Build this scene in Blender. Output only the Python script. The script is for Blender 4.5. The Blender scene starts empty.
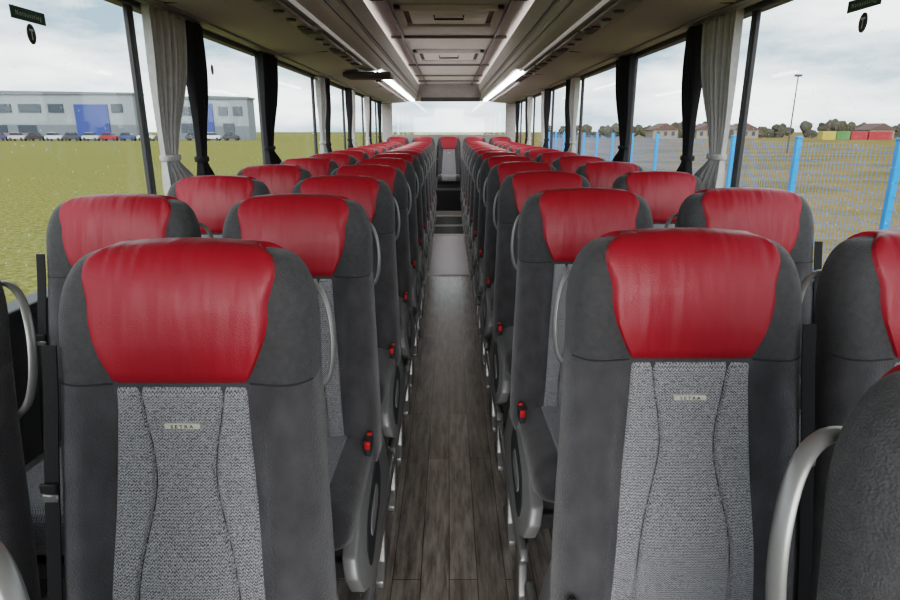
import bpy, bmesh, math, random
from mathutils import Vector, Matrix
random.seed(7)
C = bpy.context.scene.collection
sc = bpy.context.scene
try:
    sc.view_settings.view_transform = 'Filmic'
    sc.view_settings.look = 'Medium High Contrast'
except Exception as e:
    print(e)
pi = math.pi

# ---------------------------------------------------------------- materials
def lin(c):
    return tuple(((v/255)/12.92 if v/255 <= .04045 else (((v/255)+.055)/1.055)**2.4) for v in c)
def ex(c, k=.68): return tuple(v*k for v in c)
def mat(name, rgb, rough=.6, metal=0, var=.12, scale=30, bump=0, bscale=200, sheen=0, stretch=(1,1,1), coat=0, emit=None, estr=0):
    m = bpy.data.materials.new(name); m.use_nodes = True
    nt = m.node_tree; N = nt.nodes; L = nt.links
    b = N['Principled BSDF']
    tc = N.new('ShaderNodeTexCoord'); mp = N.new('ShaderNodeMapping'); mp.inputs['Scale'].default_value = stretch
    L.new(tc.outputs['Object'], mp.inputs[0])
    no = N.new('ShaderNodeTexNoise'); no.inputs['Scale'].default_value = scale; no.inputs['Detail'].default_value = 4
    L.new(mp.outputs[0], no.inputs['Vector'])
    cr = N.new('ShaderNodeValToRGB')
    c = lin(rgb)
    cr.color_ramp.elements[0].color = tuple(v*(1-var) for v in c)+(1,); cr.color_ramp.elements[0].position = .3
    cr.color_ramp.elements[1].color = tuple(min(1, v*(1+var)) for v in c)+(1,); cr.color_ramp.elements[1].position = .7
    L.new(no.outputs['Fac'], cr.inputs[0]); L.new(cr.outputs[0], b.inputs['Base Color'])
    b.inputs['Roughness'].default_value = rough; b.inputs['Metallic'].default_value = metal
    if sheen: b.inputs['Sheen Weight'].default_value = sheen; b.inputs['Sheen Roughness'].default_value = .4
    if coat: b.inputs['Coat Weight'].default_value = coat
    if bump:
        n2 = N.new('ShaderNodeTexNoise'); n2.inputs['Scale'].default_value = bscale; n2.inputs['Detail'].default_value = 3
        L.new(mp.outputs[0], n2.inputs['Vector'])
        bp = N.new('ShaderNodeBump'); bp.inputs['Strength'].default_value = bump; bp.inputs['Distance'].default_value = .004
        L.new(n2.outputs['Fac'], bp.inputs['Height']); L.new(bp.outputs[0], b.inputs['Normal'])
    if emit:
        b.inputs['Emission Color'].default_value = tuple(lin(emit))+(1,); b.inputs['Emission Strength'].default_value = estr
    return m

M = {}
M['velvet'] = mat('velvet', (71,70,73), .9, var=.26, scale=26, bump=.6, bscale=420, sheen=.35, stretch=(1,1,.6))
M['shell'] = mat('shoulder_cloth', (64,64,66), .8, var=.18, scale=90, bump=.6, bscale=420, sheen=.2)
M['piping'] = mat('seam_piping', (42,42,45), .8, var=.1)
M['seamgrey'] = mat('seam_thread', (62,62,66), .8, var=.1)
M['silver'] = mat('silver_plastic', (138,138,137), .34, .45, .05)
M['sidegrey'] = mat('side_plastic', (140,140,140), .40, .25, .05)
M['darkplastic'] = mat('dark_plastic', (54,55,58), .5, 0, .08)
M['black'] = mat('black_rubber', (20,20,22), .6, 0, .1)
M['belt'] = mat('belt_webbing', (20,20,22), .8, 0, .15, 200, .3, 600)
M['redbtn'] = mat('red_button', (205,24,24), .45, 0, .05)
M['chrome'] = mat('chrome', (150,150,148), .35, .8, .03)
M['badge'] = mat('badge_metal', (228,224,210), .4, .1, .03)
M['ink'] = mat('badge_ink', (40,40,42), .5, 0, .02)
M['underside'] = mat('rack_lining', (188,187,186), .8, 0, .08, 120, .35, 350)
M['ceil'] = mat('ceiling_lining', (208,203,200), .7, 0, .05, 20, .1, 300)
M['racktrim'] = mat('rack_trim', (122,122,122), .45, 0, .05)
M['walllow'] = mat('wall_cloth', (80,80,84), .85, 0, .12, 60, .3, 300)
M['frameblk'] = mat('window_frame', (44,45,48), .5, 0, .1)
M['alu'] = mat('aluminium', (190,188,188), .35, .6, .06, stretch=(1,8,1))
M['curtain_g'] = mat('curtain_grey', (186,186,186), .85, 0, .08, 40, .2, 400)
M['curtain_d'] = mat('curtain_dark', (30,30,34), .9, 0, .15, 40, .2, 400)
M['hatch'] = mat('hatch_white', (228,227,225), .5, 0, .03)
M['led'] = mat('led_strip', (255,250,245), .5, emit=(255,251,248), estr=20)
M['leddim'] = mat('led_strip_diffuse', (200,200,198), .5, emit=(255,251,248), estr=.15)
M['ceil_fill'] = mat('added_fill_strip', (255,250,245), .5, emit=(255,250,247), estr=4.6)  # glow for the added fill strips above the racks, not a coach lamp
M['rearwall'] = mat('rear_lining', (156,151,150), .8, 0, .1)

def leather():
    m = mat('red_leather', (152,15,33), .45, 0, .10, 6, coat=.03)
    nt = m.node_tree; N = nt.nodes; L = nt.links; b = N['Principled BSDF']
    tc = N.new('ShaderNodeTexCoord')
    mp = N.new('ShaderNodeMapping'); mp.inputs['Scale'].default_value = (30,8,5); L.new(tc.outputs['Object'], mp.inputs[0])
    n1 = N.new('ShaderNodeTexNoise'); n1.inputs['Scale'].default_value = 1; n1.inputs['Detail'].default_value = 1.5; L.new(mp.outputs[0], n1.inputs['Vector'])
    vo = N.new('ShaderNodeTexVoronoi'); vo.inputs['Scale'].default_value = 380; L.new(tc.outputs['Object'], vo.inputs['Vector'])
    b1 = N.new('ShaderNodeBump'); b1.inputs['Strength'].default_value = .8; b1.inputs['Distance'].default_value = .008; L.new(n1.outputs['Fac'], b1.inputs['Height'])
    b2 = N.new('ShaderNodeBump'); b2.inputs['Strength'].default_value = .25; b2.inputs['Distance'].default_value = .001; L.new(vo.outputs['Distance'], b2.inputs['Height'])
    L.new(b1.outputs[0], b2.inputs['Normal']); L.new(b2.outputs[0], b.inputs['Normal'])
    return m
M['red'] = leather()

def weave():
    m = bpy.data.materials.new('woven_fabric'); m.use_nodes = True
    nt = m.node_tree; N = nt.nodes; L = nt.links; b = N['Principled BSDF']; b.inputs['Roughness'].default_value = .95
    tc = N.new('ShaderNodeTexCoord')
    ck = N.new('ShaderNodeMapping'); ck.inputs['Scale'].default_value = (700,420,420); L.new(tc.outputs['Object'], ck.inputs[0])
    no = N.new('ShaderNodeTexNoise'); no.inputs['Scale'].default_value = 1; no.inputs['Detail'].default_value = 1; L.new(ck.outputs[0], no.inputs['Vector'])
    sx = N.new('ShaderNodeSeparateXYZ'); L.new(tc.outputs['Object'], sx.inputs[0])
    pp = N.new('ShaderNodeMath'); pp.operation='PINGPONG'; pp.inputs[1].default_value=.0027; L.new(sx.outputs['X'],pp.inputs[0])
    sy = N.new('ShaderNodeMath'); sy.operation='SUBTRACT'; L.new(sx.outputs['Z'],sy.inputs[0]); L.new(sx.outputs['Y'],sy.inputs[1])
    ad = N.new('ShaderNodeMath'); ad.operation='ADD'; L.new(pp.outputs[0],ad.inputs[0]); L.new(sy.outputs[0],ad.inputs[1])
    mu = N.new('ShaderNodeMath'); mu.operation='MULTIPLY'; mu.inputs[1].default_value=2*pi/.0040; L.new(ad.outputs[0],mu.inputs[0])
    sn = N.new('ShaderNodeMath'); sn.operation='SINE'; L.new(mu.outputs[0],sn.inputs[0])
    mx = N.new('ShaderNodeMath'); mx.operation = 'MULTIPLY_ADD'; mx.inputs[1].default_value = .15; L.new(sn.outputs[0], mx.inputs[0]); L.new(no.outputs['Fac'], mx.inputs[2])
    cr = N.new('ShaderNodeValToRGB'); cr.color_ramp.elements[0].position = .30; cr.color_ramp.elements[1].position = .70
    cr.color_ramp.elements[0].color = lin((62,62,66))+(1,); cr.color_ramp.elements[1].color = lin((182,182,186))+(1,)
    L.new(mx.outputs[0], cr.inputs[0]); L.new(cr.outputs[0], b.inputs['Base Color'])
    bp = N.new('ShaderNodeBump'); bp.inputs['Strength'].default_value = .3; bp.inputs['Distance'].default_value = .001; L.new(mx.outputs[0], bp.inputs['Height']); L.new(bp.outputs[0], b.inputs['Normal'])
    return m
M['weave'] = weave()

def floor_mat():
    m = bpy.data.materials.new('plank_floor'); m.use_nodes = True
    nt = m.node_tree; N = nt.nodes; L = nt.links; b = N['Principled BSDF']; b.inputs['Roughness'].default_value = .34
    b.inputs['Specular IOR Level'].default_value = .8
    b.inputs['Coat Weight'].default_value = .8; b.inputs['Coat Roughness'].default_value = .2
    tc = N.new('ShaderNodeTexCoord'); mp = N.new('ShaderNodeMapping'); mp.inputs['Rotation'].default_value = (0,0,pi/2); L.new(tc.outputs['Object'], mp.inputs[0])
    br = N.new('ShaderNodeTexBrick'); br.inputs['Scale'].default_value = 1; br.inputs['Brick Width'].default_value = 1.1; br.inputs['Row Height'].default_value = .085
    br.offset = .37
    br.inputs['Mortar Size'].default_value = .0016
    br.inputs['Color1'].default_value = lin((160,151,144))+(1,); br.inputs['Color2'].default_value = lin((134,126,120))+(1,); br.inputs['Mortar'].default_value = lin((74,68,64))+(1,)
    L.new(mp.outputs[0], br.inputs['Vector'])
    m2 = N.new('ShaderNodeMapping'); m2.inputs['Scale'].default_value = (22,2.6,1); L.new(tc.outputs['Object'], m2.inputs[0])
    no = N.new('ShaderNodeTexNoise'); no.inputs['Scale'].default_value = 2; no.inputs['Detail'].default_value = 7; no.inputs['Roughness'].default_value = .68; L.new(m2.outputs[0], no.inputs['Vector'])
    cr = N.new('ShaderNodeValToRGB'); cr.color_ramp.elements[0].position = .34; cr.color_ramp.elements[1].position = .66
    cr.color_ramp.elements[0].color = (.40,.40,.40,1); cr.color_ramp.elements[1].color = (1.35,1.35,1.35,1); L.new(no.outputs['Fac'], cr.inputs[0])
    mx = N.new('ShaderNodeMix'); mx.data_type = 'RGBA'; mx.blend_type = 'MULTIPLY'; mx.inputs[0].default_value = 1
    L.new(br.outputs['Color'], mx.inputs[6]); L.new(cr.outputs[0], mx.inputs[7]); L.new(mx.outputs[2], b.inputs['Base Color'])
    bp = N.new('ShaderNodeBump'); bp.inputs['Strength'].default_value = .15; bp.inputs['Distance'].default_value = .002; L.new(no.outputs['Fac'], bp.inputs['Height']); L.new(bp.outputs[0], b.inputs['Normal'])
    return m
M['floor'] = floor_mat()

def glass_mat():
    m = bpy.data.materials.new('window_glass'); m.use_nodes = True
    nt = m.node_tree; N = nt.nodes; L = nt.links; N.clear()
    out = N.new('ShaderNodeOutputMaterial'); tr = N.new('ShaderNodeBsdfTransparent'); tr.inputs[0].default_value = (.95,.97,.96,1)
    gl = N.new('ShaderNodeBsdfGlossy'); gl.inputs['Roughness'].default_value = .03
    mx = N.new('ShaderNodeMixShader'); mx.inputs[0].default_value = .03
    L.new(tr.outputs[0], mx.inputs[1]); L.new(gl.outputs[0], mx.inputs[2])
    tc = N.new('ShaderNodeTexCoord'); vo = N.new('ShaderNodeTexVoronoi'); vo.inputs['Scale'].default_value = 26; L.new(tc.outputs['Object'], vo.inputs['Vector'])
    lt = N.new('ShaderNodeMath'); lt.operation = 'LESS_THAN'; lt.inputs[1].default_value = .09; L.new(vo.outputs['Distance'], lt.inputs[0])
    mu = N.new('ShaderNodeMath'); mu.operation = 'MULTIPLY'; mu.inputs[1].default_value = .4; L.new(lt.outputs[0], mu.inputs[0])
    df = N.new('ShaderNodeBsdfTranslucent'); df.inputs[0].default_value = (.6,.65,.66,1)
    m2 = N.new('ShaderNodeMixShader'); L.new(mu.outputs[0], m2.inputs[0]); L.new(mx.outputs[0], m2.inputs[1]); L.new(df.outputs[0], m2.inputs[2])
    L.new(m2.outputs[0], out.inputs[0])
    return m
M['glass'] = glass_mat()

def ground_mat():
    m = bpy.data.materials.new('ground'); m.use_nodes = True
    nt = m.node_tree; N = nt.nodes; L = nt.links; b = N['Principled BSDF']; b.inputs['Roughness'].default_value = 1
    b.inputs['Specular IOR Level'].default_value = 0
    g = N.new('ShaderNodeNewGeometry')
    def ramp(src, cs):
        cr = N.new('ShaderNodeValToRGB'); els = cr.color_ramp.elements
        while len(els) < len(cs): els.new(.5)
        for e, (p, c) in zip(els, cs): e.position = p; e.color = lin(ex(c,.66))+(1,)
        L.new(src, cr.inputs[0]); return cr.outputs[0]
    def noise(scale, det=5, st=(1,1,1), ro=.8):
        mp = N.new('ShaderNodeMapping'); mp.inputs['Scale'].default_value = st; L.new(g.outputs['Position'], mp.inputs[0])
        n = N.new('ShaderNodeTexNoise'); n.inputs['Scale'].default_value = scale; n.inputs['Detail'].default_value = det; n.inputs['Roughness'].default_value = ro; L.new(mp.outputs[0], n.inputs['Vector']); return n.outputs['Fac']
    grass = ramp(noise(7, 8), [(.34,(108,112,56)),(.5,(170,164,98)),(.66,(218,206,148))])
    dirt = ramp(noise(5, 8), [(.34,(118,98,58)),(.5,(184,158,106)),(.66,(220,198,150))])
    patch = ramp(noise(.12, 6, (1,1.5,1), .6), [(.42,(126,122,58)),(.55,(190,162,112)),(.62,(178,160,134))])
    m0 = N.new('ShaderNodeMix'); m0.data_type='RGBA'; m0.inputs[0].default_value=.5; L.new(dirt,m0.inputs[6]); L.new(patch,m0.inputs[7])
    sx = N.new('ShaderNodeSeparateXYZ'); L.new(g.outputs['Position'], sx.inputs[0])
    mr = N.new('ShaderNodeMapRange'); mr.inputs['From Min'].default_value = -.5; mr.inputs['From Max'].default_value = .5; L.new(sx.outputs['X'], mr.inputs['Value'])
    mx = N.new('ShaderNodeMix'); mx.data_type = 'RGBA'; L.new(mr.outputs[0], mx.inputs[0]); L.new(grass, mx.inputs[6]); L.new(m0.outputs[2], mx.inputs[7])
    L.new(mx.outputs[2], b.inputs['Base Color'])
    return m
M['ground'] = ground_mat()

# ---------------------------------------------------------------- mesh helpers
def link(o, parent=None):
    C.objects.link(o)
    if parent: o.parent = parent
    return o
def obj(name, vf, m, parent=None, smooth=True, angle=40):
    v, f = vf
    me = bpy.data.meshes.new(name); me.from_pydata([tuple(p) for p in v], [], f); me.validate(); 
    bm = bmesh.new(); bm.from_mesh(me); bmesh.ops.recalc_face_normals(bm, faces=bm.faces); bm.to_mesh(me); bm.free()
    me.materials.append(m)
    if smooth:
        me.polygons.foreach_set('use_smooth', [True]*len(me.polygons))
        try: me.set_sharp_from_angle(angle=math.radians(angle))
        except Exception: pass
    return link(bpy.data.objects.new(name, me), parent)
def join(*vfs):
    V=[];F=[]
    for v,f in vfs:
        n=len(V); V+=list(v); F+=[tuple(i+n for i in q) for q in f]
    return V,F
def bmvf(bm):
    bm.verts.ensure_lookup_table(); bm.verts.index_update()
    r=([v.co.copy() for v in bm.verts],[tuple(v.index for v in f.verts) for f in bm.faces]); bm.free(); return r
def box(x0,x1,y0,y1,z0,z1,bev=0,seg=2):
    bm=bmesh.new(); bmesh.ops.create_cube(bm,size=1)
    for v in bm.verts: v.co=Vector(((x0+x1)/2+v.co.x*(x1-x0),(y0+y1)/2+v.co.y*(y1-y0),(z0+z1)/2+v.co.z*(z1-z0)))
    if bev: bmesh.ops.bevel(bm,geom=list(bm.edges),offset=bev,segments=seg,affect='EDGES',profile=.5)
    return bmvf(bm)
def prism(poly, a0, a1, axis='x', bev=0, seg=2):
    bm=bmesh.new()
    def P(p,a):
        return (a,p[0],p[1]) if axis=='x' else ((p[0],a,p[1]) if axis=='y' else (p[0],p[1],a))
    lo=[bm.verts.new(P(p,a0)) for p in poly]; hi=[bm.verts.new(P(p,a1)) for p in poly]
    n=len(poly); bm.faces.new(lo); bm.faces.new(hi[::-1])
    for i in range(n): bm.faces.new((lo[i],hi[i],hi[(i+1)%n],lo[(i+1)%n]))
    bmesh.ops.recalc_face_normals(bm,faces=bm.faces)
    if bev: bmesh.ops.bevel(bm,geom=list(bm.edges),offset=bev,segments=seg,affect='EDGES',profile=.5)
    return bmvf(bm)
def spline(pts, n=6):
    P=[Vector(p) for p in pts]; P=[P[0]*2-P[1]]+P+[P[-1]*2-P[-2]]; out=[]
    for i in range(1,len(P)-2):
        for k in range(n):
            t=k/n; a,b,c,d=P[i-1],P[i],P[i+1],P[i+2]
            out.append(.5*((2*b)+(c-a)*t+(2*a-5*b+4*c-d)*t*t+(3*b-a-3*c+d)*t**3))
    out.append(P[-2]); return out
def tube(pts, r, r2=None, n=10, sm=6):
    pts=spline(pts,sm) if sm else [Vector(p) for p in pts]
    V=[];F=[]; up=None; r2=r2 or r
    for i,p in enumerate(pts):
        t=(pts[min(i+1,len(pts)-1)]-pts[max(i-1,0)]).normalized()
        if up is None:
            up=Vector((0,1,0)) if abs(t.y)<.8 else Vector((0,0,1))
        u=(up-t*up.dot(t)).normalized(); up=u; w=t.cross(u)
        for k in range(n):
            a=2*pi*k/n; V.append(p+u*math.cos(a)*r2+w*math.sin(a)*r)
    for i in range(len(pts)-1):
        for k in range(n):
            F.append((i*n+k,i*n+(k+1)%n,(i+1)*n+(k+1)%n,(i+1)*n+k))
    F.append(tuple(range(n))[::-1]); F.append(tuple((len(pts)-1)*n+k for k in range(n)))
    return V,F
def cyl(x,y,z,r,h,axis='z',n=16,r1=None):
    r1=r if r1 is None else r1; V=[];F=[]
    for j,(rr,hh) in enumerate(((r,0),(r1,h))):
        for k in range(n):
            a=2*pi*k/n; c,s=math.cos(a)*rr,math.sin(a)*rr
            V.append((x+c,y+s,z+hh) if axis=='z' else ((x+hh,y+c,z+s) if axis=='x' else (x+c,y+hh,z+s)))
    for k in range(n): F.append((k,(k+1)%n,n+(k+1)%n,n+k))
    F.append(tuple(range(n))[::-1]); F.append(tuple(range(n,2*n)))
    return V,F
def empty(name, loc, label, cat, group=None):
    o=bpy.data.objects.new(name,None); o.empty_display_size=.1; o.location=loc; C.objects.link(o)
    return tag(o,label,cat,group)
def tag(o,label,cat,group=None):
    o['label']=label; o['category']=cat
    if group: o['group']=group
    return o
def struct(name,vf,m,smooth=False,parent=None):
    o=obj(name,vf,m,parent,smooth); 
    if not parent: o['kind']='structure'
    return o
def dup(root, loc, label, group=None):
    r=root.copy(); C.objects.link(r); r.location=loc; r['label']=label
    if group: r['group']=group
    for ch in list(root.children):
        c=ch.copy(); C.objects.link(c); c.parent=r
        for g in list(ch.children):
            d=g.copy(); C.objects.link(d); d.parent=c
    return r
def sst(a,b,x):
    t=max(0,min(1,(x-a)/(b-a))); return t*t*(3-2*t)

# ---------------------------------------------------------------- seat
A0,A1,RISE=.43,1.005,.115
SEAM=.93
class Slab:
    def __init__(s,a0,a1,rise,w,shrink,bc,Tf,Tb,mp,dome=0):
        s.a0,s.a1,s.rise,s.w,s.shrink,s.bc,s.Tf,s.Tb,s.mp,s.dome=a0,a1,rise,w,shrink,bc,Tf,Tb,mp,dome
    def p(s,c,t,front=True,off=0):
        if t<.75: a=s.a0+(s.a1-s.a0)*t/.75; ph=0
        else: ph=(t-.75)/.25*pi/2; a=s.a1+s.rise*math.sin(ph)
        w=s.w(min(a,s.a1))-s.shrink*(1-abs(math.cos(ph))**.8)
        cs=math.cos(ph); k=math.copysign(abs(cs)**.55,cs) if abs(cs)>1e-6 else 0
        Y=max(0,1-abs(c)**5)**.38
        bc=s.bc(a)
        if front:
            T=s.Tf(c,a) if cs>=0 else s.Tb
            b=bc+k*(Y*T+off)
        else: b=bc-k*Y*s.Tb
        a2=a+off*math.sin(ph)+s.dome*(1-c*c)*math.sin(ph)
        return s.mp(w*c,a2,b)
    def loft(s,t0,t1,nl=28,n=44,end0=.0,end1=.0):
        V=[];F=[]
        ts=[t0+(t1-t0)*i/nl for i in range(nl+1)]
        for t in ts:
            e=1-end0*max(0,1-(t-t0)/.02) - end1*max(0,1-(t1-t)/.02)
            for k in range(n):
                an=2*pi*k/n; co=math.cos(an); c=math.copysign(abs(co)**.45,co)
                q=Vector(s.p(c*e,t,math.sin(an)>=0)); V.append(q)
        for i in range(nl):
            for k in range(n): F.append((i*n+k,i*n+(k+1)%n,(i+1)*n+(k+1)%n,(i+1)*n+k))
        F.append(tuple(range(n))); F.append(tuple(nl*n+k for k in range(n)))
        return V,F
    def patch(s,t0,t1,cb,h,nu=40,nv=40,edge0=True,edge1=True,groove=None):
        V=[];F=[]
        for j in range(nv+1):
            fj=j/nv; t=t0+(t1-t0)*fj
            for i in range(nu+1):
                ci=-1+2*i/nu
                e=min(1,(1-abs(ci))/.07)
                if edge0: e=min(e,fj/.05)
                if edge1: e=min(e,(1-fj)/.05)
                off=-.004+(h+.004)*math.sin(e*pi/2)
                c=ci*cb(t)
                if groove: off-=groove(c,fj)
                V.append(s.p(c,t,True,off))
        for j in range(nv):
            for i in range(nu):
                a=j*(nu+1)+i; F.append((a,a+1,a+nu+2,a+nu+1))
        return V,F
def back_w(a):
    return .218-.018*sst(.45,1.0,a)
def back_T(c,a):
    low=1-sst(.80,1.02,a)
    return .052+.034*sst(.48,.74,abs(c))*low+.014*sst(.88,1.0,a)*(1-.6*c*c)+.014*sst(.66,.9,abs(c))*(1-low)+.014*math.exp(-((a-.6)/.09)**2)*(1-c*c)
def bcf(a): return .115*(1-(min(a,1.12)-.43)/.69)
back=Slab(A0,A1,RISE,back_w,.068,bcf,back_T,.045,lambda x,a,b:(x,-b,a),.010)
cush=Slab(.10,.46,.06,lambda a:.200,.03,lambda a:.435+.05*a,lambda c,a:.058+.014*sst(.5,.75,abs(c)),.07,lambda x,a,b:(x,-a,b),0)
def T_of(z): return .75*(z-A0)/(A1-A0)
T_SEAM=T_of(SEAM)
bm_back=back.loft(0,T_SEAM,24,52,.04,.012)
bm_shell=back.loft(T_SEAM,1,30,52,.012,0)
def a_of(t): return A0+(A1-A0)*t/.75 if t<.75 else A1+RISE*math.sin((t-.75)/.25*pi/2)
def red_cb(t):
    if t>1: return .88
    a=a_of(t)
    u=max(0,min(1,(a-SEAM)/.12))
    return .50+.20*math.sin(u*pi/2)**.95+.17*sst(1.04,1.12,a)
bm_red=back.patch(T_SEAM-.004,1.16,red_cb,.007,44,64,True,True)
def gf(f): return .34-.13*math.exp(-((f-.70)/.22)**2)+.05*(1-f)
def gr(c,f):
    d=abs(abs(c)-gf(f)); return .007*max(0,1-d/.022)
PCB=lambda t:.60-.10*(t/T_SEAM)
bm_panel=back.patch(.0,T_SEAM+.002,PCB,.006,90,50,False,True,gr)
bm_cush=cush.loft(0,1,26,48)
bm_cins=cush.patch(.02,1.10,lambda t:.68,.006,40,40,True,True)

def text_obj(name,body,size,m,parent,loc,rot,ext=.0004,sx=1):
    cu=bpy.data.curves.new(name,'FONT'); cu.body=body; cu.size=size; cu.extrude=ext; cu.align_x='CENTER'; cu.align_y='CENTER'; cu.space_character=1.5
    o=bpy.data.objects.new(name,cu); C.objects.link(o)
    bpy.context.view_layer.update()
    dg=bpy.context.evaluated_depsgraph_get()
    me=bpy.data.meshes.new_from_object(o.evaluated_get(dg)); me.materials.clear(); me.materials.append(m)
    bpy.data.objects.remove(o)
    me.transform(Matrix.Translation(loc) @ rot @ Matrix.Scale(sx,4,Vector((1,0,0))))
    o=bpy.data.objects.new(name,me); C.objects.link(o); 
    if parent: o.parent=parent
    return o
def strap(pts,w):
    V=[];F=[]
    for p in spline(pts,6):
        V+= [Vector((p.x-w/2,p.y-.001,p.z)),Vector((p.x+w/2,p.y-.001,p.z)),Vector((p.x+w/2,p.y+.002,p.z)),Vector((p.x-w/2,p.y+.002,p.z))]
    n=len(V)//4
    for i in range(n-1):
        for k in range(4): F.append((i*4+k,i*4+(k+1)%4,i*4+4+(k+1)%4,i*4+4+k))
    F.append((0,1,2,3)); F.append(tuple(4*(n-1)+k for k in (3,2,1,0)))
    return V,F

def make_seat(side, aisle, label, group, legs=True, wide=False):
    """side=+1: the aisle lies towards +x of the seat"""
    s=side
    r=empty('coach_seat',(0,0,0),label,'seat',group)
    obj('backrest',bm_back,M['velvet'],r); obj('headrest_surround',bm_shell,M['shell'],r)
    h=obj('headrest',bm_red,M['red'],r); h['label']='red leather headrest cover'
    pn=obj('centre_panel',bm_panel,M['weave'],r)
    for q in (-1,1):
        pts=[back.p(q*gf(f),f*(T_SEAM+.002),True,-.0002) for f in [i/14 for i in range(1,14)]]
        obj('seam',tube(pts,.0012,.0012,6,3),M['seamgrey'],pn)
    sp_=[back.p(c,T_SEAM,True,.0005) for c in [-.97+1.94*i/30 for i in range(31)]]
    obj('shoulder_piping',tube([p for p in sp_ if p[0]<-.10],.0016,.0016,6,3),M['piping'],r)
    obj('shoulder_piping',tube([p for p in sp_ if p[0]>.10],.0016,.0016,6,3),M['piping'],r)
    obj('seat_cushion',bm_cush,M['velvet'],r); obj('cushion_insert',bm_cins,M['weave'],r)
    bz=.866
    yb=back.p(0,T_of(bz),True,.006)[1]
    bd=obj('badge',box(-.027,.027,yb-.004,yb+.004,bz-.0042,bz+.0042,.001,1),M['badge'],r); bd['label']='small silver badge with dark letters'
    text_obj('badge_lettering','SETRA',.0078,M['ink'],bd,Vector((0,yb-.0042,bz)),Matrix.Rotation(pi/2,4,'X'),sx=1.15)
    if wide or not aisle:
        hp=[(s*.145,.030,1.050),(s*.185,.026,1.052),(s*.214,.012,1.03),(s*.232,-.008,.975),(s*.233,-.022,.91),(s*.218,-.026,.86),(s*.19,-.025,.83)]
    else:
        hp=[(s*.155,.035,1.060),(s*.186,.034,1.052),(s*.204,.026,1.02),(s*.212,.016,.975),(s*.212,.008,.935),(s*.204,.006,.90),(s*.188,.006,.88)]
    k=1.2 if wide else 1
    obj('grab_handle',tube(hp,.0042*k,.0075*k,12),M['silver'],r)
    bp=[back.p(-s*.955,T_of(z),True,.010) for z in (.99,.92,.84,.76,.68,.60,.52,.46)]
    bp=[(p[0]-s*.002,p[1]-.012,p[2]) for p in bp]
    sb=obj('seat_belt',strap(bp,.022),M['belt'],r)
    tp=bp[3]
    obj('belt_tongue',box(tp[0]-.012,tp[0]+.012,tp[1]-.006,tp[1]-.001,tp[2]-.006,tp[2]+.008,.002,1),M['chrome'],sb)
    obj('belt_stop',box(tp[0]-.013,tp[0]+.013,tp[1]-.007,tp[1]-.001,tp[2]+.010,tp[2]+.026,.002,1),M['black'],sb)
    if aisle:
        def shear(vf):   # the side cover leans outwards towards the floor
            return ([Vector((v[0]-s*.20*max(0,(v[2]-.22)),v[1],v[2])) for v in vf[0]],vf[1])
        x0,x1=sorted((s*.213,s*.246))
        poly=[(-.46,.285),(-.535,.33),(-.55,.375),(-.53,.415),(-.40,.455),(-.25,.485),(-.12,.51),(-.03,.52),(-.0,.49),(.02,.40),(.0,.33),(-.05,.305)]
        sp=obj('side_panel',shear(prism(poly,x0,x1,'x',.006)),M['sidegrey'],r)
        a0,a1=sorted((s*.243,s*.2480))
        ov=[(-.29+.165*math.copysign(abs(math.cos(t))**.7,math.cos(t)),.378+.038*math.copysign(abs(math.sin(t))**.7,math.sin(t))+.22*(.155*math.cos(t))) for t in [2*pi*k/28 for k in range(28)]]
        obj('panel_inlay',shear(prism(ov,a0,a1,'x',.001,1)),M['darkplastic'],sp)
        ov2=[(-.30+(p[0]+.29)*.5,.378+(p[1]-.378)*.42) for p in ov]
        b0,b1=sorted((s*.247,s*.2505))
        obj('lever',shear(prism(ov2,b0,b1,'x',.001,1)),M['sidegrey'],sp)
        # silver rail below the cushion, running on to the row behind
        obj('base_rail',prism([(-.50,.225),(.16,.225),(.17,.25),(.16,.27),(-.50,.27),(-.52,.25)],*sorted((s*.205,s*.226)),axis='x',bev=.005),M['silver'],r)
        b=obj('buckle_housing',box(*sorted((s*.186,s*.204)),-.235,-.175,.485,.526,.005),M['darkplastic'],r)
        obj('buckle_button',box(*sorted((s*.188,s*.203)),-.238,-.226,.507,.527,.003),M['redbtn'],b)
        obj('buckle_button',box(*sorted((s*.189,s*.203)),-.196,-.184,.520,.531,.003),M['redbtn'],b)
    if legs:
        obj('under_frame',join(box(-.195,.195,-.46,-.42,.30,.345,.004,1),box(-.195,.195,-.14,-.10,.30,.39,.004,1),box(-.19,.19,-.44,-.1,.342,.38,.004,1)),M['darkplastic'],r)
        xs=s*.202
        lp=[(-.40,.0),(-.47,.0),(-.47,.022),(-.415,.05),(-.400,.14),(-.43,.235),(-.34,.235),(-.345,.14),(-.33,.05),(-.27,.022),(-.27,.0)]
        obj('leg',prism(lp,*sorted((xs-.012,xs+.012)),axis='x',bev=.004),M['silver'],r)
        lp2=[(p[0]+.32,p[1]) for p in lp]
        obj('leg',prism(lp2,*sorted((xs-.012,xs+.012)),axis='x',bev=.004),M['silver'],r)
        if not aisle: obj('base_rail',prism([(-.48,.225),(.02,.225),(.02,.31),(-.48,.31)],*sorted((s*.185,s*.205)),axis='x',bev=.005),M['silver'],r)
    return r

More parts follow.
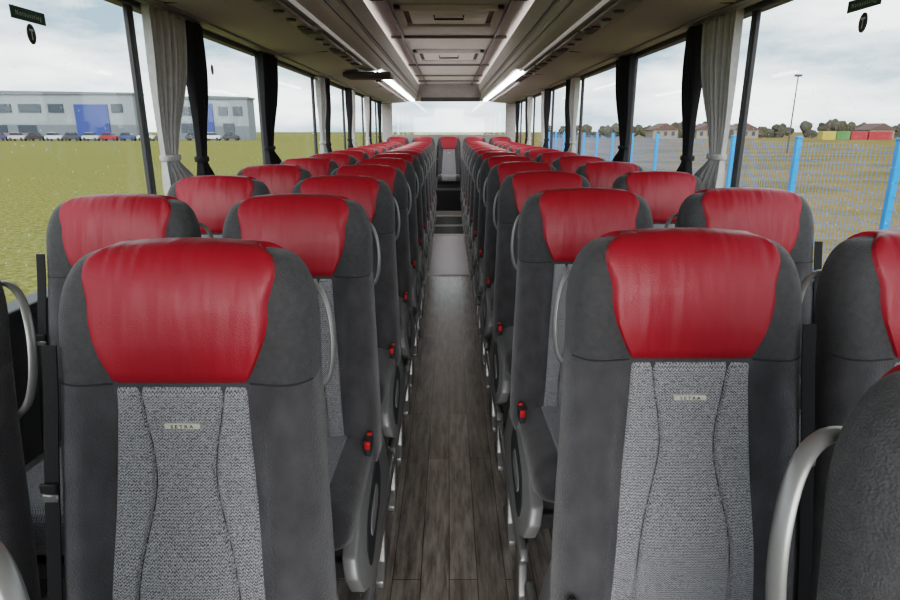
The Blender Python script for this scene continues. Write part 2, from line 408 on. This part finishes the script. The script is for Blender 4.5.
ordn=['cut-off','first','second','third','fourth','fifth','sixth','seventh','eighth','ninth','tenth','eleventh','twelfth','thirteenth','fourteenth']
protos={}
def place(side,aisle,x,y,label,group,wide=False):
    k=(side,aisle,wide)
    if k not in protos:
        o=make_seat(side,aisle,label,group,True,wide); o.location=(x,y,0); protos[k]=o; return o
    return dup(protos[k],(x,y,0),label,group)
LY=[.30,.93,1.62,2.31,3.05]+[3.05+.76*i for i in range(1,9)]
RY=[.43,1.03,1.80,2.57,3.35]+[3.35+.79*i for i in range(1,9)]
for rows,side,nm in ((LY,1,'left'),(RY,-1,'right')):
    for i,y in enumerate(rows):
        if y>9.75: continue
        if i==0:
            place(side,True,-side*(.49 if side>0 else .505),y,'cut-off nearest coach seat with silver grab handle, lower %s corner'%nm,'coach seats along the aisle',True); continue
        place(side,True,-side*.406,y,'grey coach seat with red headrest beside the aisle, %s full row, %s side'%(ordn[i],nm),'coach seats along the aisle')
        x=-.87 if side>0 else .878
        if i==1: x=-.925 if side>0 else .850
        place(side,False,x,y+(.02 if i==1 and side>0 else 0),'grey coach seat with red headrest beside the window, %s full row, %s side'%(ordn[i],nm),'coach seats along the windows')
bl=['leftmost','second from left','middle','second from right','rightmost']
for i,x in enumerate((-.888,-.444,0,.444,.888)):
    dup(protos[(1,False,False)],(x,10.75,.06),'coach seat of the rear bench under the back window, %s of five'%bl[i],'seats of the rear bench')

# ---------------------------------------------------------------- shell
YF,YR=-1.5,11.25
W=1.2
struct('floor',box(-W,W,YF,YR,-.06,0),M['floor'])
struct('trim_1',box(-.19,.19,5.45,7.6,.0005,.006,.002,1),mat('aisle_cover',(184,178,182),.3,.2,.08,12,stretch=(1,6,1)))
struct('trim_2',box(-.215,.215,7.62,9.3,.0005,.010,.002,1),M['black'])
struct('trim_3',join(box(-.215,.215,7.58,7.64,.001,.022,.003,1),box(-.215,.215,8.3,8.36,.01,.03,.003,1),box(-.215,.215,9.28,9.34,.01,.03,.003,1),box(-.2,.2,5.42,5.46,.001,.014,.003,1)),M['alu'])
struct('trim_4',box(-.24,.24,10.1,10.22,0,.33,.004,1),M['black'])
for n,s in (('left',-1),('right',1)):
    struct('wall_'+n,box(*sorted((s*W,s*(W+.06))),YF,YR,-.06,.82),M['walllow'])
    struct('baseboard_'+n,join(box(*sorted((s*(W-.03),s*W)),YF,YR,0,.14,.005,1),box(*sorted((s*(W-.05),s*(W+.03))),YF,YR,.80,.84,.008,2)),M['darkplastic'])
struct('trim_5',box(-.240,-.218,YF,10.1,0,.010,.002,1),M['alu'])
struct('trim_6',box(.218,.240,YF,10.1,0,.010,.002,1),M['alu'])
pillars=[2.47,4.05,5.63,7.21,8.79,10.37]
wn=1; tn=7
for s in (-1,1):
    off=0 if s<0 else .1
    ed=[YF]+[p+off for p in pillars]+[YR]
    for p in ed[1:-1]:
        struct('trim_%d'%tn,join(box(*sorted((s*(W-.004),s*(W+.02))),p-.020,p+.020,.82,1.80,.006,1)),M['frameblk']); tn+=1
    struct('trim_%d'%tn,join(box(*sorted((s*(W-.01),s*(W+.05))),YF,YR,1.75,1.80,.006,1)),M['frameblk']); tn+=1
    for a,b in zip(ed[:-1],ed[1:]):
        o=struct('window_%d'%wn,box(*sorted((s*(W+.02),s*(W+.025))),a+.02,b-.02,.83,1.755),M['glass']); wn+=1
struct('wall_rear',join(box(-W,W,YR,YR+.06,-.06,1.22),box(-W,W,YR,YR+.06,1.80,2.12),box(-W,-1.02,YR,YR+.06,1.22,1.80),box(1.02,W,YR,YR+.06,1.22,1.80)),M['rearwall'])
struct('window_%d'%wn,box(-1.02,1.02,YR+.02,YR+.025,1.22,1.80),M['glass'])
struct('trim_%d'%tn,box(-.5,.55,YR-.03,YR-.01,1.79,1.86,.004,1),M['darkplastic']); tn+=1
struct('ceiling',prism([(-.85,2.085),(.85,2.085),(.85,2.16),(-.85,2.16)],YF,YR,'y'),M['ceil'])
struct('trim_%d'%tn,join(*[box(-.50,.50,y-.010,y+.010,2.062,2.084,.002,1) for y in (1.2,3.1,5.6,7.9,9.4,10.4)],*[box(*sorted((s*.385,s*.400)),YF,YR,2.066,2.084,.002,1) for s in (-1,1)]),M['racktrim']); tn+=1

for s,nm in ((-1,'left'),(1,'right')):
    r=empty('luggage_rack',(s*.9,5,1.78),'long grey overhead luggage rack above the %s windows'%nm,'luggage rack','overhead luggage racks')
    def loc(vf): return ([Vector(v)-Vector((s*.9,5,1.78)) for v in vf[0]],vf[1])
    pr=[(1.21,1.775),(1.14,1.768),(1.0,1.765),(.88,1.772),(.76,1.786),(.745,1.80),(.66,1.795),(.615,1.802),(.585,1.818),(.568,1.845),(.565,1.875),(.57,1.93),(.62,1.93),(.84,1.93),(.84,2.1),(1.21,2.1)]
    obj('rack_body',loc(prism([(s*a,b) for a,b in pr],YF,YR,'y')),M['underside'],r,True,35)
    pr2=[(.575,1.925),(.555,1.94),(.515,2.05),(.525,2.055),(.575,1.935)]
    obj('rack_front',loc(prism([(s*a,b) for a,b in pr2],YF,YR,'y')),M['underside'],r,True,25)
    obj('rack_rail',loc(join(tube([(s*.563,YF,1.872),(s*.563,YR,1.872)],.008,sm=0),tube([(s*.545,YF,1.945),(s*.545,YR,1.945)],.006,sm=0),box(*sorted((s*1.08,s*1.12)),YF,YR,1.757,1.770,.003,1))),M['racktrim'],r)
    ld=obj('light_strip',loc(box(*sorted((s*.60,s*.655)),5.6,11.0,1.784,1.800,.002,1)),M['led'],r); ld['label']='brightly lit white light strip'
    obj('light_strip',loc(box(*sorted((s*.615,s*.635)),YF,5.6,1.792,1.802,.002,1)),M['leddim'],r)
    obj('added_fill_strip',loc(box(*sorted((s*.62,s*.74)),YF+.1,YR-.1,1.931,1.94)),M['ceil_fill'],r)  # added glowing strip, hidden behind the rack front, brightens the ceiling
    for j,y in enumerate([.9,2.5,4.1,5.7,7.3,8.9]):
        obj('rack_joint',loc(prism([(s*1.12,1.7605),(s*.77,1.780),(s*.77,1.790),(s*1.12,1.775)],y-.006,y+.006,'y')),M['darkplastic'],r)
for s,nm in ((-1,'left'),(1,'right')):
    first=None
    for i,y in enumerate([1.3,2.1,2.9,3.7,4.5,5.3,6.1]):
        if s<0 and i==5: continue
        lb='%s overhead service unit with air nozzles from the camera on the %s rack'%(['first','second','third','fourth','fifth','sixth','seventh'][i],nm)
        if first is None:
            r=empty('service_unit',(s*.70,y,1.790),lb,'service unit','overhead service units')
            obj('unit_plate',box(-.042,.042,-.36,.36,-.016,.0,.005,2),M['racktrim'],r)
            for dy in (-.2,.0,.2):
                obj('air_nozzle',cyl(0,dy,-.024,.020,.010,n=18,r1=.026),M['darkplastic'],r)
            obj('speaker_grille',box(-.03,.03,.25,.33,-.021,-.014,.004,1),M['black'],r)
            first=r
        else: dup(first,(s*.70,y,1.790),lb,'overhead service units')
    f=None
    for i,y in enumerate([3.05,3.78]):
        lb='%s dark slotted air vent on the %s edge of the ceiling'%(['nearer','farther'][i],nm)
        if f is None:
            f=empty('air_vent',(s*.452,y,2.085),lb,'air vent','ceiling air vents')
            obj('vent_backing',box(-.046,.046,-.33,.33,-.010,.0,.004,1),M['black'],f)
            obj('vent_slat',join(*[box(x-.003,x+.003,-.31,.31,-.014,-.004) for x in (-.034,-.017,0,.017,.034)]),M['racktrim'],f)
        else: dup(f,(s*.452,y,2.085),lb)
for y0,y1,lb in ((4.25,4.95,'larger nearer roof hatch with pale panel in the ceiling'),(6.5,7.35,'smaller farther roof hatch in the ceiling')):
    yc=(y0+y1)/2; h=(y1-y0)/2
    r=empty('roof_hatch',(0,yc,2.085),lb,'roof hatch','roof hatches')
    obj('hatch_frame',join(box(-.36,.36,-h,-h+.05,-.035,.0,.006,1),box(-.36,.36,h-.05,h,-.035,.0,.006,1),box(-.36,-.31,-h,h,-.035,.0,.006,1),box(.31,.36,-h,h,-.035,.0,.006,1)),M['ceil'],r)
    obj('hatch_panel',box(-.27,.27,-h+.10,h-.10,-.026,.0,.008,2),M['hatch'],r)
    obj('hatch_backing',box(-.31,.31,-h+.05,h-.05,-.010,-.001),M['darkplastic'],r)
    obj('hatch_handle',tube([(-.10,-h*.3,-.022),(-.10,-h*.3,-.05),(.10,-h*.3,-.05),(.10,-h*.3,-.022)],.007,sm=0),M['black'],r)
r=empty('folding_screen',(-.68,5.4,1.785),'dark folded-up video screen below the left luggage rack','screen')
obj('screen_case',box(-.20,.20,-.13,.17,-.060,-.020,.012,2),M['darkplastic'],r)
obj('screen_face',box(-.17,.17,-.10,.14,-.064,-.058,.002,1),M['black'],r)
obj('hinge',cyl(0,.15,-.03,.02,.03,'z',12),M['black'],r)

# ---------------------------------------------------------------- curtains
def curtain(s,y0,y1,ztie,m,label,group,zb=.86):
    w=abs(y1-y0); yc=(y0+y1)/2
    r=empty('curtain',(s*1.155,yc,zb),label,'curtain',group)
    V=[];F=[];nz=40;nu=112;np=7.5 if w>.3 else 6.5
    def pinch(z):
        return math.exp(-((z-ztie)/.26)**2) if z>ztie else math.exp(-((z-ztie)/.07)**2)
    for j in range(nz+1):
        z=zb+(1.762-zb)*j/nz
        q=pinch(z)
        pin=(1-.62*q)*(1-.12*(1-sst(ztie,ztie+.05,z)))
        sh=-w*.5*(1-pin)*.85
        for i in range(nu+1):
            u=i/nu-.5
            amp=.024*(1-.35*q)*(1+.35*math.sin(u*9+1.3))
            V.append((-s*amp*math.sin(u*2*pi*np+.7*math.sin(z*6)+.8*math.sin(u*7)),u*w*pin+sh,z-zb))
    for j in range(nz):
        for i in range(nu):
            a=j*(nu+1)+i; F.append((a,a+1,a+nu+2,a+nu+1))
    o=obj('curtain_cloth',(V,F),m,r,True,80)
    md=o.modifiers.new('sol','SOLIDIFY'); md.thickness=.002
    pin=.38*.88; ww=w*pin/2+.012; sh=-w*.5*(1-pin)*.85
    ps=[(.028*math.cos(t),sh+ww*math.sin(t),ztie-zb) for t in [2*pi*k/20 for k in range(20)]]
    ps.append(ps[0])
    obj('tieback',tube(ps,.003,.012,8,sm=0),m,r)
    return r
od=['first','second','third','fourth','fifth','sixth']
for s,nm in ((-1,'left'),(1,'right')):
    off=0 if s<0 else .1
    for i,p in enumerate(pillars):
        p+=off
        if i==0:
            curtain(s,p+.01,p+.37,1.19,M['curtain_g'],'pale grey gathered curtain at the nearest %s window pillar'%nm,'pale grey curtains')
            curtain(s,p+.373,p+.55,1.17,M['curtain_d'],'black curtain just behind the nearest pale grey one on the %s'%nm,'black curtains')
        else:
            a,b=(M['curtain_d'],M['curtain_g']) if i%2 else (M['curtain_g'],M['curtain_d'])
            n1,n2=('black','pale grey') if i%2 else ('pale grey','black')
            curtain(s,p-.14 if i==1 else p-.02,p+.24,1.19,a,'%s curtain at the %s window pillar on the %s'%(n1,od[i],nm),n1+' curtains')
            if i not in (1,5): curtain(s,p+.26,p+.46,1.17,b,'%s curtain behind the %s one at the %s window pillar on the %s'%(n2,n1,od[i],nm),n2+' curtains')

# ---------------------------------------------------------------- stickers
M['stgreen']=mat('sticker_green',(30,74,54),.5,0,.03); M['stdark']=mat('sticker_dark',(24,30,32),.5,0,.03); M['stwhite']=mat('sticker_white',(200,208,202),.5,0,.02)
def sticker(s,y,z,w,h,label,text=True):
    x=s*(W+.0192)
    o=obj('exit_sticker',box(*sorted((-s*.001,s*.001)),-w/2,w/2,-h/2,h/2),M['stgreen'],None,False); o.location=(x,y,z); tag(o,label,'sticker')
    if s>0: rot=Matrix(((0,0,-1,0),(-1,0,0,0),(0,1,0,0),(0,0,0,1)))
    else: rot=Matrix(((0,0,1,0),(1,0,0,0),(0,1,0,0),(0,0,0,1)))
    text_obj('lettering','Notausstieg',.019,M['stwhite'],o,Vector((-s*.0015,0,0)),rot,ext=.0001,sx=.8)
def oval(s,y,z,label,k=1):
    x=s*(W+.0192)
    pts=[(.019*k*math.cos(t),.028*k*math.sin(t)) for t in [2*pi*i/24 for i in range(24)]]
    o=obj('hammer_sticker',prism(pts,-.001,.001,'x'),M['stdark'],None,False); o.location=(x,y,z); tag(o,label,'sticker')
    obj('hammer_pictogram',join(box(*sorted((-s*.0012,-s*.002)),-.002*k,.002*k,-.016*k,.012*k),box(*sorted((-s*.0012,-s*.002)),-.009*k,.009*k,.008*k,.014*k)),M['stwhite'],o,False)
sticker(-1,1.90,1.62,.15,.034,'small green exit sticker at the top of the nearest left window')
oval(-1,1.90,1.57,'dark oval hammer sticker below the green one on the nearest left window')
sticker(1,1.93,1.66,.15,.034,'small green exit sticker at the top of the nearest right window')
oval(1,1.92,1.605,'dark oval hammer sticker below the green one on the nearest right window')
oval(-1,3.30,1.60,'small dark oval sticker high on the second left window',.9)

# ---------------------------------------------------------------- exterior
GZ=-1.3
g=struct('ground',([(-900,-300,GZ),(900,-300,GZ),(900,900,GZ),(-900,900,GZ)],[(0,1,2,3)]),M['ground'])
M['shed']=mat('shed_cladding',ex((172,180,188)),.6,0,.04,.05,stretch=(8,8,1)); M['shed2']=mat('shed_cladding_dark',ex((128,138,148)),.6,0,.05,.05)
M['bluedoor']=mat('blue_cladding',ex((36,78,176)),.5,0,.04); M['shedwin']=mat('shed_window',ex((60,76,92)),.3,0,.05)
def shed(name,x0,x1,y,h,hr,label,doors,wins,depth=6):
    r=empty(name,((x0+x1)/2,y,GZ),label,'building','grey industrial buildings'); cx=(x0+x1)/2
    a,b=x0-cx,x1-cx
    obj('wall',box(a,b,0,depth,0,h),M['shed'],r,False)
    obj('lower_wall',box(a-.1,b+.1,-.15,0,0,h*.34),M['shed2'],r,False)
    obj('roof_edge',prism([(a-.4,h),(b+.4,h),(b+.4,h+.5),(cx*0,hr),(a-.4,h+.5)],-.5,depth,'y'),M['shed2'],r,False)
    for d0,d1,hh in doors: obj('blue_panel',box(d0-cx,d1-cx,-.4,-.1,0,hh),M['bluedoor'],r,False)
    for w0,w1,z0,z1 in wins: obj('window_band',box(w0-cx,w1-cx,-.3,-.05,z0,z1),M['shedwin'],r,False)
shed('warehouse',-210,-85,170,11.8,13.2,'long grey industrial hall with a blue section beyond the grass field',[(-101,-92,9.3)],[(-124,-118,7.2,9.4),(-116,-110,7.2,9.4),(-108,-104,7.2,9.4),(-91,-88,7.2,9.4),(-124,-120,2,4),(-117,-112,2,4)])
shed('warehouse',-75,-55,172,10.8,11.6,'smaller grey industrial building with a narrow blue strip, right of the hall',[(-68,-64.5,9.6)],[(-73.5,-70,6.5,8.8),(-63,-60.5,6.5,8.8),(-59,-56.5,6.5,8.8),(-73.5,-70,2,4.4),(-62,-59,2,4.4)])
M['tyre']=M['black']; M['carglass']=mat('car_glass',(40,48,58),.2,0,.05)
cars={}
def car(x,y,col,cname,label):
    key=cname
    if key not in cars:
        r=empty('car',(x,y,GZ),label,'car','cars parked at the halls')
        cm=mat('paint_'+cname.replace(' ','_'),ex(col,.75),.3,0,.03)
        obj('car_body',prism([(-2.1,.35),(2.1,.35),(2.15,.75),(1.9,.95),(1.2,1.0),(-1.6,1.0),(-2.1,.85)],-.85,.85,'y',.06,1),cm,r)
        cb=obj('cabin',prism([(-1.7,.98),(1.2,.98),(.5,1.48),(-1.2,1.5)],-.75,.75,'y',.05,1),M['carglass'],r)
        obj('car_roof',box(-1.15,.45,-.7,.7,1.46,1.54,.03,1),cm,cb)
        for a in (-1.35,1.35):
            for b in (-.86,.66): obj('wheel',cyl(a,b,.32,.32,.2,'y',14),M['tyre'],r)
        cars[key]=r; return r
    return dup(cars[key],(x,y,GZ),label)
cl=[((200,204,206),'silver'),((70,74,82),'dark grey'),((228,230,230),'white'),((60,80,130),'blue'),((40,42,46),'black'),((190,40,36),'red')]
seq=[0,1,2,3,0,4,2,1,0,5,3,2,1,0]
cnt={}
for i,k in enumerate(seq):
    x=(-136+i*4.95)*.93; nme=cl[k][1]; cnt[nme]=cnt.get(nme,0)+1
    if x>-68: continue
    o=car(x,156,cl[k][0],nme,'%s %s car from the left parked at the long hall'%(['first','second','third','fourth','fifth'][cnt[nme]-1],nme) if nme!='red' else 'single red car parked in front of the blue hall section')
    o.scale=(1,1,1.35)
for i,k in enumerate([1,2,4]):
    o=car(-65.5+i*4.8,160,cl[k][0],cl[k][1],'%s car parked in front of the smaller right building'%cl[k][1]); o.scale=(1,1,1.35)

M['fence']=mat('blue_fence',(54,132,212),.45,0,.05)
FX=6.2
ys=[6+2.5*i for i in range(14)]
on=['first','second','third','fourth','fifth','sixth','seventh','eighth','ninth','tenth','eleventh','twelfth','thirteenth','fourteenth']
pm=None; qm=None
for i,y in enumerate(ys):
    if pm is None:
        o=obj('fence_post',join(box(-.045,.045,-.045,.045,0,2.46,.008,1),box(-.05,.05,-.05,.05,2.46,2.5,.008,1)),M['fence'],None,False); pm=o
    else: o=pm.copy(); C.objects.link(o)
    o.location=(FX,y,GZ); tag(o,'%s blue steel fence post outside the right windows'%on[i],'fence post','blue fence posts')
    if i==len(ys)-1: break
    if qm is None:
        parts=[box(-.002,.002,.06+k*.1-.0028,.06+k*.1+.0028,.05,2.4) for k in range(24)]
        parts+=[box(-.002,.002,.04,2.46,z-.0032,z+.0032) for z in [.1+.2*k for k in range(12)]]
        o=obj('wire_fence',join(*parts),M['fence'],None,False); qm=o
    else: o=qm.copy(); C.objects.link(o)
    o.location=(FX,y,GZ); tag(o,'blue wire mesh between the %s and %s fence posts'%(on[i],on[i+1]),'fence','blue wire fence sections')

M['leaf']=mat('winter_tree',(66,62,50),1,0,.3,.4); M['bark']=mat('bark',(50,42,36),.9)
def tree_mesh(seed):
    rnd=random.Random(seed); out=[]
    for k in range(16):
        bm=bmesh.new(); bmesh.ops.create_icosphere(bm,subdivisions=2,radius=rnd.uniform(.9,1.6))
        c=Vector((rnd.uniform(-5.0,5.0),rnd.uniform(-1.2,1.2),rnd.uniform(1.0,3.4)))
        for v in bm.verts: v.co=v.co*(1+rnd.uniform(-.3,.3))+c
        out.append(bmvf(bm))
    return join(*out)
tm=[]
TX=[(54,222),(67,228),(80,222),(93,228),(106,222),(119,228),(132,222),(145,228),(158,222),(171,228),(184,222),(197,228),(41,228),(210,222)]
for i,(x,y) in enumerate(TX):
    lb='%s bare brownish tree of the far tree line on the right horizon'%on[i]
    if len(tm)<3:
        r=empty('tree',(x,y,GZ),lb,'tree','far tree line')
        obj('crown',tree_mesh(i+3),M['leaf'],r,False); obj('trunk',cyl(0,0,0,.3,3,n=8,r1=.2),M['bark'],r)
        tm.append(r)
    else: r=dup(tm[i%3],(x,y,GZ),lb)
    r.scale=(1.25,.8,1.0+.13*(i%4))
M['redcont']=mat('container_red',ex((190,52,56),.8),.6,0,.05); M['greencont']=mat('container_green',ex((92,140,76),.8),.6,0,.05); M['yellowcont']=mat('container_yellow',ex((196,172,90),.8),.6,0,.05)
M['render']=mat('house_render',ex((176,164,150)),.8); M['tile']=mat('roof_tile',ex((116,84,74)),.8)
for i,(x,mm,nm) in enumerate(((111,'greencont','green'),(107,'yellowcont','yellow'),(115.5,'redcont','red'),(121.5,'redcont','red'))):
    w=3.8 if i<2 else (4.6 if i==2 else 6.6)
    r=empty('shipping_container',(x,176,GZ),['green container in the row beyond the fence','yellow container at the left end of the row beyond the fence','red container next to the green one beyond the fence','longer red container at the right end of the row beyond the fence'][i],'container','containers on the right horizon')
    obj('container_body',join(box(-w/2,w/2,-1.2,1.2,0,2.3,.05,1),*[box(-w/2+.2+k*.5,-w/2+.4+k*.5,-1.27,-1.2,.3,2.1) for k in range(int(w/.5)-1)]),M[mm],r,False)
    obj('container_doors',box(w/2,w/2+.05,-1.1,1.1,.2,2.2),M[mm],r,False)
for i,(x,y) in enumerate(((70,205),(96,205),(140,205),(84,205))):
    lb='%s small house with a brown roof between the far trees on the right'%on[i]
    if i==0:
        hs=empty('house',(x,y,GZ),lb,'house','far houses')
        obj('wall',box(-4,4,-4,4,0,2.8),M['render'],hs,False); obj('roof',prism([(-4.5,2.7),(4.5,2.7),(0,4.8)],-4.4,4.4,'y'),M['tile'],hs,False)
        for wx in (-2.4,0,2.4): obj('window',box(wx-.5,wx+.5,-4.1,-3.9,.9,2.2),M['shedwin'],hs,False)
    else: dup(hs,(x,y,GZ),lb)
r=empty('light_mast',(40,73,GZ),'thin tall floodlight mast standing beyond the fence','mast')
obj('mast_pole',cyl(0,0,0,.10,8.6,n=8,r1=.06),M['darkplastic'],r); obj('lamp_head',box(-.4,.4,-.15,.15,8.5,8.75,.03,1),M['darkplastic'],r)

# ---------------------------------------------------------------- world + lights
w=bpy.data.worlds.new('World'); sc.world=w; w.use_nodes=True
nt=w.node_tree; N=nt.nodes; L=nt.links; bg=N['Background']
tc=N.new('ShaderNodeTexCoord'); mp=N.new('ShaderNodeMapping'); mp.inputs['Scale'].default_value=(1,1,3.5); L.new(tc.outputs['Generated'],mp.inputs[0])
no=N.new('ShaderNodeTexNoise'); no.inputs['Scale'].default_value=3.2; no.inputs['Detail'].default_value=7; no.inputs['Roughness'].default_value=.55; L.new(mp.outputs[0],no.inputs['Vector'])
cr=N.new('ShaderNodeValToRGB'); cr.color_ramp.elements[0].position=.38; cr.color_ramp.elements[1].position=.62
cr.color_ramp.elements[0].color=lin((130,150,166))+(1,); cr.color_ramp.elements[1].color=lin((246,248,249))+(1,)
L.new(no.outputs['Fac'],cr.inputs[0]); L.new(cr.outputs[0],bg.inputs[0]); bg.inputs[1].default_value=2.7
sl=bpy.data.lights.new('sun','SUN'); sl.energy=4.5; sl.angle=math.radians(50); sl.color=(1,.98,.96)
so=bpy.data.objects.new('sun',sl); C.objects.link(so)
d=Vector((.05,1,-.42)); so.rotation_euler=d.to_track_quat('-Z','Y').to_euler()

# ---------------------------------------------------------------- camera
cam=bpy.data.cameras.new('camera'); cam.sensor_width=36; cam.lens=36*600/900; cam.clip_start=.02; cam.clip_end=2000
co=bpy.data.objects.new('camera',cam); C.objects.link(co)
co.location=(0,0,1.3); co.rotation_euler=(math.radians(90-15.8),0,math.radians(-.1))
sc.camera=co
